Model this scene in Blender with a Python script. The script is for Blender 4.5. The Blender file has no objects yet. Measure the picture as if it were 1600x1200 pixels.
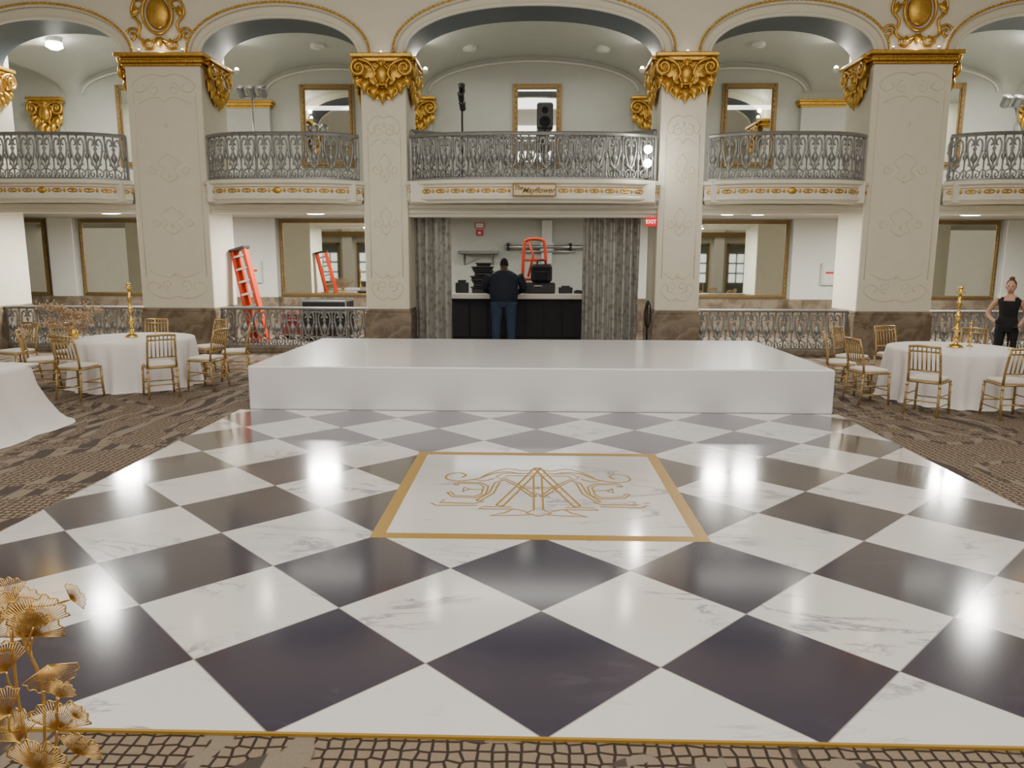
import bpy, math, random
from mathutils import Vector, Matrix
K=1.25
random.seed(7)
SC=bpy.context.scene
COL=SC.collection
pi=math.pi

# ------------------------------------------------------------ materials
class NT:
    def __init__(s,name):
        s.mat=bpy.data.materials.new(name); s.mat.use_nodes=True
        s.t=s.mat.node_tree; s.n=s.t.nodes; s.l=s.t.links
        s.b=s.n['Principled BSDF']
        s.tc=s.n.new('ShaderNodeTexCoord')
    def set(s,node,key,val):
        if hasattr(val,'is_output'): s.l.new(val,node.inputs[key])
        else: node.inputs[key].default_value=val
    def m(s,op,a,b=None,c=None):
        n=s.n.new('ShaderNodeMath'); n.operation=op
        s.set(n,0,a)
        if b is not None: s.set(n,1,b)
        if c is not None: s.set(n,2,c)
        return n.outputs[0]
    def noise(s,scale,detail=3,vec=None,dist=0.0,rough=.5):
        n=s.n.new('ShaderNodeTexNoise'); n.inputs['Scale'].default_value=scale
        n.inputs['Detail'].default_value=detail; n.inputs['Distortion'].default_value=dist
        n.inputs['Roughness'].default_value=rough
        s.l.new(vec if vec is not None else s.tc.outputs['Object'],n.inputs['Vector'])
        return n.outputs['Fac']
    def mix(s,f,a,b):
        n=s.n.new('ShaderNodeMix'); n.data_type='RGBA'
        s.set(n,0,f)
        s.set(n,6,a if hasattr(a,'is_output') else (*a,1) if len(a)==3 else a)
        s.set(n,7,b if hasattr(b,'is_output') else (*b,1) if len(b)==3 else b)
        return n.outputs[2]
    def bump(s,h,strength=.2,dist=.02):
        n=s.n.new('ShaderNodeBump'); n.inputs['Strength'].default_value=strength
        n.inputs['Distance'].default_value=dist
        s.l.new(h,n.inputs['Height']); s.l.new(n.outputs[0],s.b.inputs['Normal'])
        return n.outputs[0]
    def ss(s,x,lo,hi):
        n=s.n.new('ShaderNodeMapRange'); n.interpolation_type='SMOOTHSTEP'
        s.set(n,0,x); n.inputs[1].default_value=lo; n.inputs[2].default_value=hi
        return n.outputs[0]

def pm(name,col,rough=.5,metal=0.,var=.12,vs=4.,bump=0.,bs=30.,coat=0.,emit=0.,sheen=0.):
    t=NT(name)
    f=t.noise(vs,4)
    c1=tuple(max(0,x*(1-var)) for x in col); c2=tuple(min(1,x*(1+var)) for x in col)
    c=t.mix(f,c1,c2); t.l.new(c,t.b.inputs['Base Color'])
    t.b.inputs['Roughness'].default_value=rough; t.b.inputs['Metallic'].default_value=metal
    if coat: t.b.inputs['Coat Weight'].default_value=coat; t.b.inputs['Coat Roughness'].default_value=.05
    if bump: t.bump(t.noise(bs,3),bump,.01)
    if emit:
        t.l.new(c,t.b.inputs['Emission Color']); t.b.inputs['Emission Strength'].default_value=emit
        try: t.mat.cycles.emission_sampling='NONE'
        except Exception: pass
    return t.mat

CREAM=pm('cream_plaster',(.78,.74,.615),.55,var=.06,bump=.3,bs=14)
CREAM2=pm('cream_moulding',(.79,.76,.65),.45,var=.05)
RELIEF=pm('relief_plaster',(.76,.70,.53),.5,var=.08)
GALW=pm('gallery_paint',(.50,.515,.47),.5,var=.06,bump=.08,bs=20)
CEILM=pm('ceiling_paint',(.70,.69,.63),.6,var=.04)
GOLD=pm('gilt',(.64,.385,.075),.30,.85,var=.45,vs=14,bump=.4,bs=60)
GOLDP=pm('gold_foil',(.40,.235,.035),.38,.15,var=.06,vs=2)
GOLDC=pm('gold_chair_paint',(.44,.30,.125),.4,.5,var=.2,vs=12)
BRASS=pm('polished_brass',(.85,.56,.15),.2,1.,var=.15)
LEAFG=pm('satin_gold_wire',(.74,.48,.16),.30,.9,var=.2)
FRAMEG=pm('mirror_frame_gilt',(.26,.17,.065),.4,.5,var=.4,vs=20,bump=.3,bs=60)
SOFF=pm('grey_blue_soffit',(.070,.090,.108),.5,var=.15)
IRON=pm('pewter_iron',(.28,.285,.285),.38,.55,var=.25,vs=10)
MIRR=pm('mirror_glass',(.88,.92,.88),.02,1.,var=.01)
BLACK=pm('black_plastic',(.012,.012,.014),.4,var=.3)
DARKF=pm('black_fabric',(.014,.014,.018),.9,var=.3,bump=.3,bs=80)
ORANGE=pm('orange_fiberglass',(.60,.05,.008),.4,var=.1)
REDM=pm('red_enamel',(.6,.03,.03),.4,var=.1)
MAROON=pm('dull_red_enamel',(.16,.018,.014),.5,var=.2)
STEEL=pm('brushed_steel',(.5,.5,.5),.3,.9,var=.1)
WHITEP=pm('white_enamel',(.74,.75,.70),.4,var=.04)
COUNT=pm('counter_stone',(.66,.63,.56),.3,var=.1,vs=8)
LINEN=pm('white_linen',(.80,.77,.76),.75,var=.03,bump=.15,bs=25)
CUSH=pm('ivory_cushion',(.80,.74,.66),.7,var=.04,bump=.1,bs=40)
SKINL=pm('light_skin',(.58,.33,.23),.5,var=.08)
SKIND=pm('dark_skin',(.085,.045,.032),.5,var=.1)
HAIRB=pm('brown_hair',(.10,.045,.025),.6,var=.4,vs=30,bump=.5,bs=90)
HAIRK=pm('black_hair',(.014,.011,.010),.9,var=.4,vs=30,bump=.5,bs=90)
NAVY=pm('navy_cotton',(.009,.013,.027),.85,var=.2,vs=6,bump=.2,bs=30)
DENIM=pm('blue_denim',(.026,.050,.092),.85,var=.35,vs=7,bump=.2,bs=60)
BLKC=pm('black_cotton',(.010,.010,.012),.85,var=.3,bump=.2,bs=30)
DRIED=pm('dried_blush_foliage',(.50,.35,.22),.8,var=.3,vs=12)
LIP=pm('lip_tone',(.4,.12,.1),.5)
EMITW=pm('lamp_diffuser',(1.,.96,.88),.4,var=.01,emit=40)
EMITV=pm('vault_lamp_diffuser',(1.,.96,.88),.4,var=.01,emit=40)
EMITG=pm('globe_glow',(1.,.94,.84),.4,var=.01,emit=60)
EMITB=pm('bulb_glow',(1.,.92,.78),.4,var=.01,emit=25)
SIGNG=pm('sign_script_gold',(.20,.12,.02),.4,.3,var=.2)
SIGNP=pm('sign_panel_cream_gold',(.74,.62,.40),.4,var=.08)

t=NT('brown_marble'); f=t.noise(3,8,dist=1.2)
t.l.new(t.mix(t.ss(f,.35,.65),(.15,.11,.075),(.27,.22,.16)),t.b.inputs['Base Color']); t.b.inputs['Roughness'].default_value=.25
MARB=t.mat

t=NT('damask_curtain')
w=t.n.new('ShaderNodeTexVoronoi'); w.inputs['Scale'].default_value=8; t.l.new(t.tc.outputs['Object'],w.inputs['Vector'])
ff=t.ss(w.outputs['Distance'],.3,.5)
t.l.new(t.mix(ff,(.26,.255,.235),(.37,.365,.34)),t.b.inputs['Base Color']); t.b.inputs['Roughness'].default_value=.36
t.b.inputs['Metallic'].default_value=.2
CURT=t.mat

# carpet
t=NT('patterned_carpet')
obj=t.tc.outputs['Object']
big=t.noise(.55,2,dist=2.5)
fine=t.noise(60,2)
v=t.n.new('ShaderNodeTexVoronoi'); v.feature='DISTANCE_TO_EDGE'; v.inputs['Scale'].default_value=16; v.inputs['Randomness'].default_value=.3
t.l.new(obj,v.inputs['Vector'])
edge=t.ss(v.outputs['Distance'],.06,.15)
honey=t.mix(edge,(.032,.023,.018),(.27,.21,.155))
wv=t.n.new('ShaderNodeTexWave'); wv.inputs['Scale'].default_value=1.1; wv.inputs['Distortion'].default_value=7; wv.inputs['Detail'].default_value=1.5; wv.inputs['Detail Scale'].default_value=.7
t.l.new(obj,wv.inputs['Vector'])
sw=t.mix(t.ss(wv.outputs['Fac'],.45,.55),(.075,.062,.056),(.26,.215,.17))
m1=t.ss(t.m('ABSOLUTE',t.m('SUBTRACT',big,.5)),.036,.046)
c=t.mix(m1,sw,honey)
c=t.mix(t.m('MULTIPLY',fine,.35),c,(.10,.08,.065))
t.l.new(c,t.b.inputs['Base Color']); t.b.inputs['Roughness'].default_value=.95
t.b.inputs['Specular IOR Level'].default_value=.1
CARPET=t.mat

# dance floor vinyl
t=NT('checker_marble_vinyl')
sep=t.n.new('ShaderNodeSeparateXYZ'); t.l.new(t.tc.outputs['Object'],sep.inputs[0])
X,Y=sep.outputs[0],sep.outputs[1]
Wd=.936*K
U=t.m('DIVIDE',X,Wd); V=t.m('ADD',t.m('DIVIDE',Y,Wd),.5)
A=t.m('ADD',U,V); B=t.m('SUBTRACT',U,V)
ra=t.m('FLOOR',t.m('ADD',A,.5)); rb=t.m('FLOOR',t.m('ADD',B,.5))
par=t.m('FLOORED_MODULO',t.m('ADD',t.m('ADD',ra,rb),.001),2.)
white=t.m('GREATER_THAN',par,.5)
ax=t.m('ABSOLUTE',X); ay=t.m('ABSOLUTE',Y)
inbox=t.m('MULTIPLY',t.m('LESS_THAN',ax,.97*K),t.m('LESS_THAN',ay,.97*K))
white=t.m('MAXIMUM',white,inbox)
off=t.n.new('ShaderNodeCombineXYZ')
t.l.new(t.m('MULTIPLY',ra,3.71),off.inputs[0]); t.l.new(t.m('MULTIPLY',rb,5.13),off.inputs[1])
notbox=t.m('SUBTRACT',1.,inbox)
vm=t.n.new('ShaderNodeVectorMath'); vm.operation='SCALE'; t.l.new(off.outputs[0],vm.inputs[0]); t.l.new(notbox,vm.inputs['Scale'])
va=t.n.new('ShaderNodeVectorMath'); va.operation='ADD'; t.l.new(t.tc.outputs['Object'],va.inputs[0]); t.l.new(vm.outputs[0],va.inputs[1])
mp=t.n.new('ShaderNodeMapping'); mp.inputs['Rotation'].default_value=(0,0,.7); mp.inputs['Scale'].default_value=(.7,1.9,1); t.l.new(va.outputs[0],mp.inputs['Vector'])
n1=t.noise(1.1,7,mp.outputs[0],dist=.9,rough=.62)
vein=t.m('SUBTRACT',1.,t.ss(t.m('ABSOLUTE',t.m('SUBTRACT',n1,.5)),0.,.030))
n2=t.noise(1.5,3,va.outputs[0])
vein=t.m('MULTIPLY',vein,t.ss(n2,.45,.68))
cloud=t.m('MULTIPLY',t.ss(t.noise(1.3,5,va.outputs[0],dist=.6),.5,.8),.35)
wcol=t.mix(t.m('MULTIPLY',vein,.85),(.82,.805,.81),(.22,.21,.29))
wcol=t.mix(cloud,wcol,(.60,.59,.66))
dcol=t.mix(t.m('MULTIPLY',vein,.28),(.030,.026,.056),(.12,.11,.17))
dcol=t.mix(cloud,dcol,(.048,.042,.080))
c=t.mix(white,dcol,wcol)
ea=t.m('SUBTRACT',.5,t.m('ABSOLUTE',t.m('SUBTRACT',A,ra)))
eb=t.m('SUBTRACT',.5,t.m('ABSOLUTE',t.m('SUBTRACT',B,rb)))
ln=t.m('MULTIPLY',t.m('LESS_THAN',t.m('MINIMUM',ea,eb),.0045),notbox)
c=t.mix(t.m('MULTIPLY',ln,.8),c,(.33,.28,.27))
t.l.new(c,t.b.inputs['Base Color']); t.b.inputs['Roughness'].default_value=.12
t.b.inputs['IOR'].default_value=1.6
t.b.inputs['Coat Weight'].default_value=1.; t.b.inputs['Coat Roughness'].default_value=.12; t.b.inputs['Coat IOR'].default_value=1.6
VINYL=t.mat

# stage vinyl
t=NT('white_gloss_vinyl')
n=t.noise(1.2,4)
c=t.mix(n,(.76,.75,.785),(.83,.82,.85))
t.l.new(c,t.b.inputs['Base Color']); t.b.inputs['Roughness'].default_value=.33
t.b.inputs['Coat Weight'].default_value=.6; t.b.inputs['Coat Roughness'].default_value=.12
nb=t.bump(t.m('ADD',t.noise(2.,3),t.m('MULTIPLY',t.noise(14,2),.15)),.25,.02); t.l.new(nb,t.b.inputs['Coat Normal'])
STAGEM=t.mat

# ------------------------------------------------------------ mesh builder
class MB:
    def __init__(s): s.v=[];s.f=[];s.mi=[];s.sm=[];s.cur=0;s.T=Matrix()
    def add(s,vs,fs,smooth=False):
        o=len(s.v)
        for v in vs: s.v.append(tuple(s.T@Vector(v)))
        for f in fs: s.f.append([i+o for i in f]); s.mi.append(s.cur); s.sm.append(smooth)
        return s
    def box(s,x0,x1,y0,y1,z0,z1,b=0.):
        if b<=0:
            s.add([(x0,y0,z0),(x1,y0,z0),(x1,y1,z0),(x0,y1,z0),(x0,y0,z1),(x1,y0,z1),(x1,y1,z1),(x0,y1,z1)],
              [(0,3,2,1),(4,5,6,7),(0,1,5,4),(1,2,6,5),(2,3,7,6),(3,0,4,7)])
        else:
            def ring(i,z):
                X0,X1,Y0,Y1=x0+i,x1-i,y0+i,y1-i; c=b
                return [(X0+c,Y0,z),(X1-c,Y0,z),(X1,Y0+c,z),(X1,Y1-c,z),(X1-c,Y1,z),(X0+c,Y1,z),(X0,Y1-c,z),(X0,Y0+c,z)]
            rs=[ring(b*.8,z0),ring(0,z0+b),ring(0,z1-b),ring(b*.8,z1)]
            vs=[p for r in rs for p in r]; fs=[tuple(range(7,-1,-1)),tuple(range(24,32))]
            for k in range(3):
                for i in range(8):
                    j=(i+1)%8; fs.append((k*8+i,k*8+j,k*8+8+j,k*8+8+i))
            s.add(vs,fs)
        return s
    def tube(s,pts,r,n=6,closed=False):
        P=[Vector(p) for p in pts]; m=len(P)
        R=r if isinstance(r,(list,tuple)) else [r]*m
        up=None; vs=[]
        for i in range(m):
            a=P[i-1] if (i>0 or closed) else P[0]; b=P[(i+1)%m] if (i<m-1 or closed) else P[-1]
            d=(b-a)
            if d.length<1e-9: d=Vector((0,0,1))
            d.normalize()
            if up is None:
                up=Vector((0,0,1)) if abs(d.z)<.9 else Vector((1,0,0))
            u=up-d*up.dot(d)
            if u.length<1e-6: u=d.orthogonal()
            u.normalize(); w=d.cross(u); up=u
            for k in range(n):
                an=2*pi*k/n
                vs.append(tuple(P[i]+(u*math.cos(an)+w*math.sin(an))*R[i]))
        fs=[]
        for i in range(m if closed else m-1):
            j=(i+1)%m
            for k in range(n):
                l=(k+1)%n; fs.append((i*n+k,i*n+l,j*n+l,j*n+k))
        if not closed: fs.append(tuple(range(n-1,-1,-1))); fs.append(tuple((m-1)*n+k for k in range(n)))
        return s.add(vs,fs,True)
    def lathe(s,prof,cx=0,cy=0,n=16,z=0):
        vs=[];m=len(prof)
        for r,h in prof:
            for k in range(n):
                a=2*pi*k/n; vs.append((cx+r*math.cos(a),cy+r*math.sin(a),z+h))
        fs=[(i*n+k,i*n+(k+1)%n,(i+1)*n+(k+1)%n,(i+1)*n+k) for i in range(m-1) for k in range(n)]
        fs.append(tuple(range(n-1,-1,-1))); fs.append(tuple((m-1)*n+k for k in range(n)))
        return s.add(vs,fs,True)
    def ell(s,c,rx,ry,rz,n=10,m=7):
        prof=[(max(.02,math.sin(pi*i/m)),-math.cos(pi*i/m)) for i in range(m+1)]
        vs=[(c[0]+rx*r*math.cos(2*pi*k/n),c[1]+ry*r*math.sin(2*pi*k/n),c[2]+rz*h) for r,h in prof for k in range(n)]
        fs=[(i*n+k,i*n+(k+1)%n,(i+1)*n+(k+1)%n,(i+1)*n+k) for i in range(m) for k in range(n)]
        fs.append(tuple(range(n-1,-1,-1))); fs.append(tuple(m*n+k for k in range(n)))
        return s.add(vs,fs,True)
    def loft(s,secs,n=20):
        vs=[(cx+rx*math.cos(2*pi*k/n),cy+ry*math.sin(2*pi*k/n),z) for cx,cy,z,rx,ry in secs for k in range(n)]
        m=len(secs)
        fs=[(i*n+k,i*n+(k+1)%n,(i+1)*n+(k+1)%n,(i+1)*n+k) for i in range(m-1) for k in range(n)]
        fs.append(tuple(range(n-1,-1,-1))); fs.append(tuple((m-1)*n+k for k in range(n)))
        return s.add(vs,fs,True)
    def sweep(s,path,sec,smooth=False):
        m=len(path); n=len(sec); vs=[]
        for i in range(m):
            a=path[max(0,i-1)]; b=path[min(m-1,i+1)]
            d=Vector((b[0]-a[0],b[1]-a[1])); d.normalize(); nx,ny=d.y,-d.x
            for o,z in sec: vs.append((path[i][0]+nx*o,path[i][1]+ny*o,z))
        fs=[(i*n+k,(i+1)*n+k,(i+1)*n+(k+1)%n,i*n+(k+1)%n) for i in range(m-1) for k in range(n)]
        fs.append(tuple(range(n))); fs.append(tuple((m-1)*n+k for k in range(n-1,-1,-1)))
        return s.add(vs,fs,smooth)
    def ribbon(s,pts,w,z0,z1,closed=False):
        P=[Vector(p) for p in pts]; m=len(P); vs=[]
        for i in range(m):
            a=P[i-1] if (i>0 or closed) else P[0]; b=P[(i+1)%m] if (i<m-1 or closed) else P[-1]
            d=(b-a); d=d.normalized() if d.length>1e-9 else Vector((1,0)); nn=Vector((-d.y,d.x))*w*.5
            for z in (z0,z1):
                vs.append((P[i].x+nn.x,P[i].y+nn.y,z)); vs.append((P[i].x-nn.x,P[i].y-nn.y,z))
        fs=[]
        for i in range(m if closed else m-1):
            a=i*4;b=((i+1)%m)*4
            fs+= [(a+2,a+3,b+3,b+2),(a,b,b+1,a+1),(a,a+2,b+2,b),(a+1,b+1,b+3,a+3)]
        return s.add(vs,fs)
    def build(s,name,mats,parent=None,k=K,loc=(0,0,0),rot=(0,0,0)):
        me=bpy.data.meshes.new(name)
        me.from_pydata([(a*k,b*k,c*k) for a,b,c in s.v],[],s.f)
        if not isinstance(mats,(list,tuple)): mats=[mats]
        for m in mats: me.materials.append(m)
        me.polygons.foreach_set('material_index',s.mi); me.polygons.foreach_set('use_smooth',s.sm); me.update()
        o=bpy.data.objects.new(name,me); COL.objects.link(o)
        o.location=(loc[0]*K,loc[1]*K,loc[2]*K); o.rotation_euler=rot
        if parent: o.parent=parent
        return o
def tag(o,label,cat,group=None,kind=None):
    o['label']=label
    if cat: o['category']=cat
    if group: o['group']=group
    if kind: o['kind']=kind
    return o
def struct(o,label,cat): return tag(o,label,cat,None,'structure')
def root(name,loc,label,cat,rot=(0,0,0),group=None):
    e=bpy.data.objects.new(name,None); e.empty_display_size=.1; COL.objects.link(e)
    e.location=(loc[0]*K,loc[1]*K,loc[2]*K); e.rotation_euler=rot
    return tag(e,label,cat,group)
def dup(o,loc=None,rot=None,parent=None,label=None):
    c=o.copy(); COL.objects.link(c)
    if parent: c.parent=parent
    if loc is not None: c.location=(loc[0]*K,loc[1]*K,loc[2]*K)
    if rot is not None: c.rotation_euler=rot
    if label: c['label']=label
    for ch in list(o.children):
        dup(ch,parent=c)
    return c
def spiral(cx,cz,r0,r1,a0,turns,n=18):
    return [(cx+(r0+(r1-r0)*i/(n-1))*math.cos(a0+turns*2*pi*i/(n-1)),cz+(r0+(r1-r0)*i/(n-1))*math.sin(a0+turns*2*pi*i/(n-1))) for i in range(n)]
def smooth_pts(P,sub=5,closed=False):
    P=[Vector(p) for p in P]; out=[]; m=len(P)
    for i in range(m if closed else m-1):
        p0=P[i-1] if (i>0 or closed) else P[0]; p1=P[i]; p2=P[(i+1)%m]; p3=P[(i+2)%m] if (i+2<m or closed) else P[-1]
        for j in range(sub):
            t=j/sub; out.append(tuple(.5*((2*p1)+(-p0+p2)*t+(2*p0-5*p1+4*p2-p3)*t*t+(-p0+3*p1-3*p2+p3)*t**3)))
    if not closed: out.append(tuple(P[-1]))
    return out
def xz(pts,y=0): return [(a,y,b) for a,b in pts]

# ------------------------------------------------------------ layout
PILL=[(-9.91,-9.18),(-6.6,-5.37),(-2.78,-2.05),(2.05,2.78),(5.37,6.6),(9.18,9.91)]
BAYS=[(-12.5,-9.91),(-9.18,-6.6),(-5.37,-2.78),(-2.05,2.05),(2.78,5.37),(6.6,9.18),(9.91,12.5)]
YF,YB,YW=12.6,13.6,16.0
YA=13.45
GZ=.12      # gallery platform level
TOPZ=7.2

struct(MB().box(-12.5,12.5,-7,16.2,-.15,0).build('floor',CARPET),'brown and beige patterned ballroom carpet','floor')
struct(MB().box(-12.5,12.5,12.95,16.0,0.0,GZ).build('floor.001',CARPET),'raised carpeted gallery platform behind the pillars','floor')
struct(MB().box(-12.5,12.5,12.9,16.0,2.45,2.78).build('floor.002',CEILM),'upper gallery floor slab with painted underside','floor')
struct(MB().box(-12.5,12.5,16.0,16.2,0,6.2).build('wall_back',GALW),'pale grey-green painted back wall of the gallery','wall')
struct(MB().box(-12.7,-12.5,-7,16.2,0,TOPZ).build('wall_left',CREAM2),'cream side wall of the ballroom','wall')
struct(MB().box(12.5,12.7,-7,16.2,0,TOPZ).build('wall_right',CREAM2),'cream side wall of the ballroom','wall')
DOORG=pm('grey_green_door',(.12,.13,.11),.4,var=.2)
GLAS=pm('added_glow_pane',(.85,.88,.80),.2,var=.2,emit=1.0)  # emission added to unseen rear panes so the mirrors reflect a brighter room
w=MB(); w.box(-12.5,12.5,-7.2,-7,0,TOPZ)
for k in range(9):
    x=-10.8+2.7*k
    w.cur=1; w.box(x-.85,x+.85,-7,-6.95,0,2.35); w.cur=3; w.box(x-.9,x-.8,-7,-6.9,0,2.45); w.box(x+.8,x+.9,-7,-6.9,0,2.45); w.box(x-.9,x+.9,-7,-6.9,2.35,2.45)
    w.cur=2
    for a_ in (-.6,-.2,.2,.6):
        for z in (.5,1.0,1.5): w.box(x+a_-.16,x+a_+.16,-6.95,-6.93,z,z+.42)
    w.cur=1; w.box(x-.7,x+.7,-7,-6.94,3.6,5.2); w.cur=2
    for a_ in (-.33,.33):
        for z in (3.7,4.45): w.box(x+a_-.28,x+a_+.28,-6.94,-6.92,z,z+.65)
    w.cur=0; w.box(x+1.1,x+1.6,-7,-6.7,0,5.8)
w.cur=3; w.box(-12.5,12.5,-7,-6.6,2.75,3.0)
struct(w.build('wall_rear',[CREAM2,DOORG,GLAS,FRAMEG]),'cream ballroom wall with glazed doors and windows, glow added','wall')
struct(MB().box(-12.7,12.7,-7.2,13.6,TOPZ,TOPZ+.2).build('ceiling',CEILM),'off-white ballroom ceiling','ceiling')
struct(MB().box(-12.5,12.5,15.94,16.0,GZ,.80).build('baseboard_back',MARB),'brown marble dado along the gallery wall','baseboard')

def archz(x,a,b,z0,z1,p=2.15):
    s_=abs((x-(a+b)/2)/((b-a)/2)); s_=min(1,s_)
    return z0+(z1-z0)*(1-s_**p)**(1/p)
def bayarch(i):
    return (4.86,5.57) if i==3 else (4.80,5.40)
w=MB()
def xs_of(a,b,n=32):
    c=(a+b)/2; h=(b-a)/2
    return [c-h*math.cos(pi*i/n) for i in range(n+1)]
for i,(a,b) in enumerate(BAYS):
    z0,z1=bayarch(i); xs=xs_of(a,b)
    for y,fl in ((YF,0),(YA,1)):
        vs=[];fs=[]
        for x in xs: vs+=[(x,y,archz(x,a,b,z0,z1)),(x,y,TOPZ)]
        for k in range(len(xs)-1):
            q=(2*k,2*k+2,2*k+3,2*k+1); fs.append(q if not fl else q[::-1])
        w.add(vs,fs)
for (a,b) in PILL: w.box(a,b,YF,YB,4.80,TOPZ)
struct(w.build('wall_arcade',CREAM),'cream plaster arcade wall above the pillars','wall')
tn=0
def trim(mb,mats,label):
    global tn
    tn+=1
    return struct(mb.build('trim_%d'%tn,mats),label,'trim')
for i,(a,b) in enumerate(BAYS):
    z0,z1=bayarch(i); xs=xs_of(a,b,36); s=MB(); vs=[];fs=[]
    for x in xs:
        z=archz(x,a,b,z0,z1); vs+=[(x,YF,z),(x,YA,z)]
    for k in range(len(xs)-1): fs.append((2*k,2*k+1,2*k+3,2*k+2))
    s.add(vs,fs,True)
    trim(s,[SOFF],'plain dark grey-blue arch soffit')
    s=MB()
    pts=[(x,YF-.01,archz(x,a,b,z0,z1)) for x in xs]
    s.tube(pts,.03,8)
    o=.20
    pts=[]
    for k in range(33):
        th=pi*k/32; cx=(a+b)/2; h=(b-a)/2
        pts.append((cx-(h+o*.9)*math.cos(th),YF-.03,z0+(z1-z0+o)*max(0.,math.sin(th))**.93))
    s.tube(pts,.045,8)
    s.cur=1
    s.tube([(p[0],p[1]-.045,p[2]) for p in pts],.014,6)
    for k in range(0,32):
        for q in (0,.5):
            p=[pts[k][j]*(1-q)+pts[k+1][j]*q for j in range(3)]
            s.ell((p[0],p[1]-.05,p[2]),.024,.018,.024,6,4)
    trim(s,[CREAM2,GOLD],'cream arch moulding with a beaded gilt line')

CEN=[(-12.7,-9.7),(-9.4,-6.35),(-5.6,-2.6),(-2.25,2.25),(2.6,5.6),(6.35,9.4),(9.7,12.7)]
def vz(x,y):
    zx=4.95
    for i,(a,b) in enumerate(CEN):
        if a<x<b: zx=archz(x,a,b,4.95,5.66 if i==3 else 5.52,2.0)
    zy=archz(y,YA-.05,YW,4.95,5.44,2.0)
    return max(zx,zy)
nx,ny=330,30; vs=[];fs=[]
for j in range(ny+1):
    for i in range(nx+1):
        x=-12.5+25*i/nx; y=YA+(YW-YA)*j/ny; vs.append((x,y,vz(x,y)))
for j in range(ny):
    for i in range(nx):
        a=j*(nx+1)+i; fs.append((a,a+nx+1,a+nx+2,a+1))
struct(MB().add(vs,fs,True).build('ceiling.001',GALW),'pale groin-vaulted ceiling over the upper gallery','ceiling')
for i,(a,b) in enumerate(CEN[1:6]):
    s=MB()
    s.tube([(x,15.97,archz(x,a+.12,b-.12,4.95,(5.66 if i==2 else 5.52)-.10,2.0)) for x in xs_of(a+.12,b-.12,30)],.025,6)
    trim(s,CEILM,'thin arched moulding on the gallery back wall')

# ------------------------------------------------------------ capitals
def leaf(mb,x,z,w,h,y0,bulge,ang=0):
    vs=[];fs=[];n=7;m=7
    for j in range(m):
        tj=j/(m-1)
        ww=w*math.sin(pi*(.18+.80*tj))**.7*(1-.25*(j%2))
        for i in range(n):
            ti=i/(n-1)*2-1
            lx=ww*ti; lz=-h*tj+h*.12*abs(ti); ly=y0-bulge*(math.sin(pi*min(1,tj*.9+.1)))*(1-.6*ti*ti)-.03*tj
            ca,sa=math.cos(ang),math.sin(ang)
            vs.append((x+lx*ca-lz*sa,ly,z+lx*sa+lz*ca))
    for j in range(m-1):
        for i in range(n-1): a=j*n+i; fs.append((a,a+n,a+n+1,a+1))
    mb.add(vs,fs,True)
def capital_mesh(hw):
    c=MB()
    c.box(-hw-.03,hw+.03,-.16,.0,.72,.78,.012); c.box(-hw+.03,hw-.03,-.12,0,.66,.72,.01)
    for sgn in (-1,1):
        cx=sgn*(hw-.10)
        sp=spiral(cx,.56,.13,.025,pi/2,-1.6*sgn,26)
        c.tube([(a,-.12-.03*k/26,b) for k,(a,b) in enumerate(sp)],[.034-.016*k/25 for k in range(26)],7)
        c.ell((cx,-.14,.56),.03,.03,.03)
        P=smooth_pts([(cx,.69),(cx-sgn*.12,.66),(cx-sgn*.22,.58),(cx-sgn*.26,.46),(cx-sgn*.20,.38)],4)
        c.tube([(a,-.12,b) for a,b in P],[.03-.012*k/len(P) for k in range(len(P))],6)
        P=smooth_pts([(cx+sgn*.02,.44),(cx+sgn*.03,.34),(cx-sgn*.06,.26),(cx-sgn*.12,.30),(cx-sgn*.09,.36)],4)
        c.tube([(a,-.09,b) for a,b in P],.02,6)
        leaf(c,cx+sgn*.01,.46,.085,.22,-.03,.08,sgn*.25)
        leaf(c,sgn*.24*hw/.42,.42,.09,.27,-.03,.09,sgn*.15)
        leaf(c,sgn*.12*hw/.42,.32,.085,.26,-.03,.08,sgn*.08)
        P=smooth_pts([(sgn*.06,.20),(sgn*.16,.14),(sgn*.24,.20),(sgn*.20,.27),(sgn*.15,.23)],4)
        c.tube([(a,-.07,b) for a,b in P],.017,6)
        for q in range(4): c.ell((sgn*(.09+.05*q),-.13,.61-.02*q),.022,.022,.022,6,4)
    leaf(c,0,.26,.085,.26,-.03,.09)
    c.ell((0,-.10,.46),.10,.07,.14,12,8); c.tube(xz([(.115*math.cos(2*pi*k/18),.46+.155*math.sin(2*pi*k/18)) for k in range(18)],-.10),.018,6,True)
    for k in range(5): leaf(c,0,.60,.03,.13,-.06,.06,pi+(k-2)*.45)
    c.ell((0,-.13,.62),.045,.04,.045,8,6)
    for a_ in (-.07,.07): c.ell((a_,-.10,.30),.035,.04,.05,8,6)
    c.add([(-hw+.02,-.02,.66),(hw-.02,-.02,.66),(hw-.06,-.02,.36),(.12,-.02,.10),(-.12,-.02,.10),(-hw+.06,-.02,.36)],[(0,5,4,3,2,1)])
    return c

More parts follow.
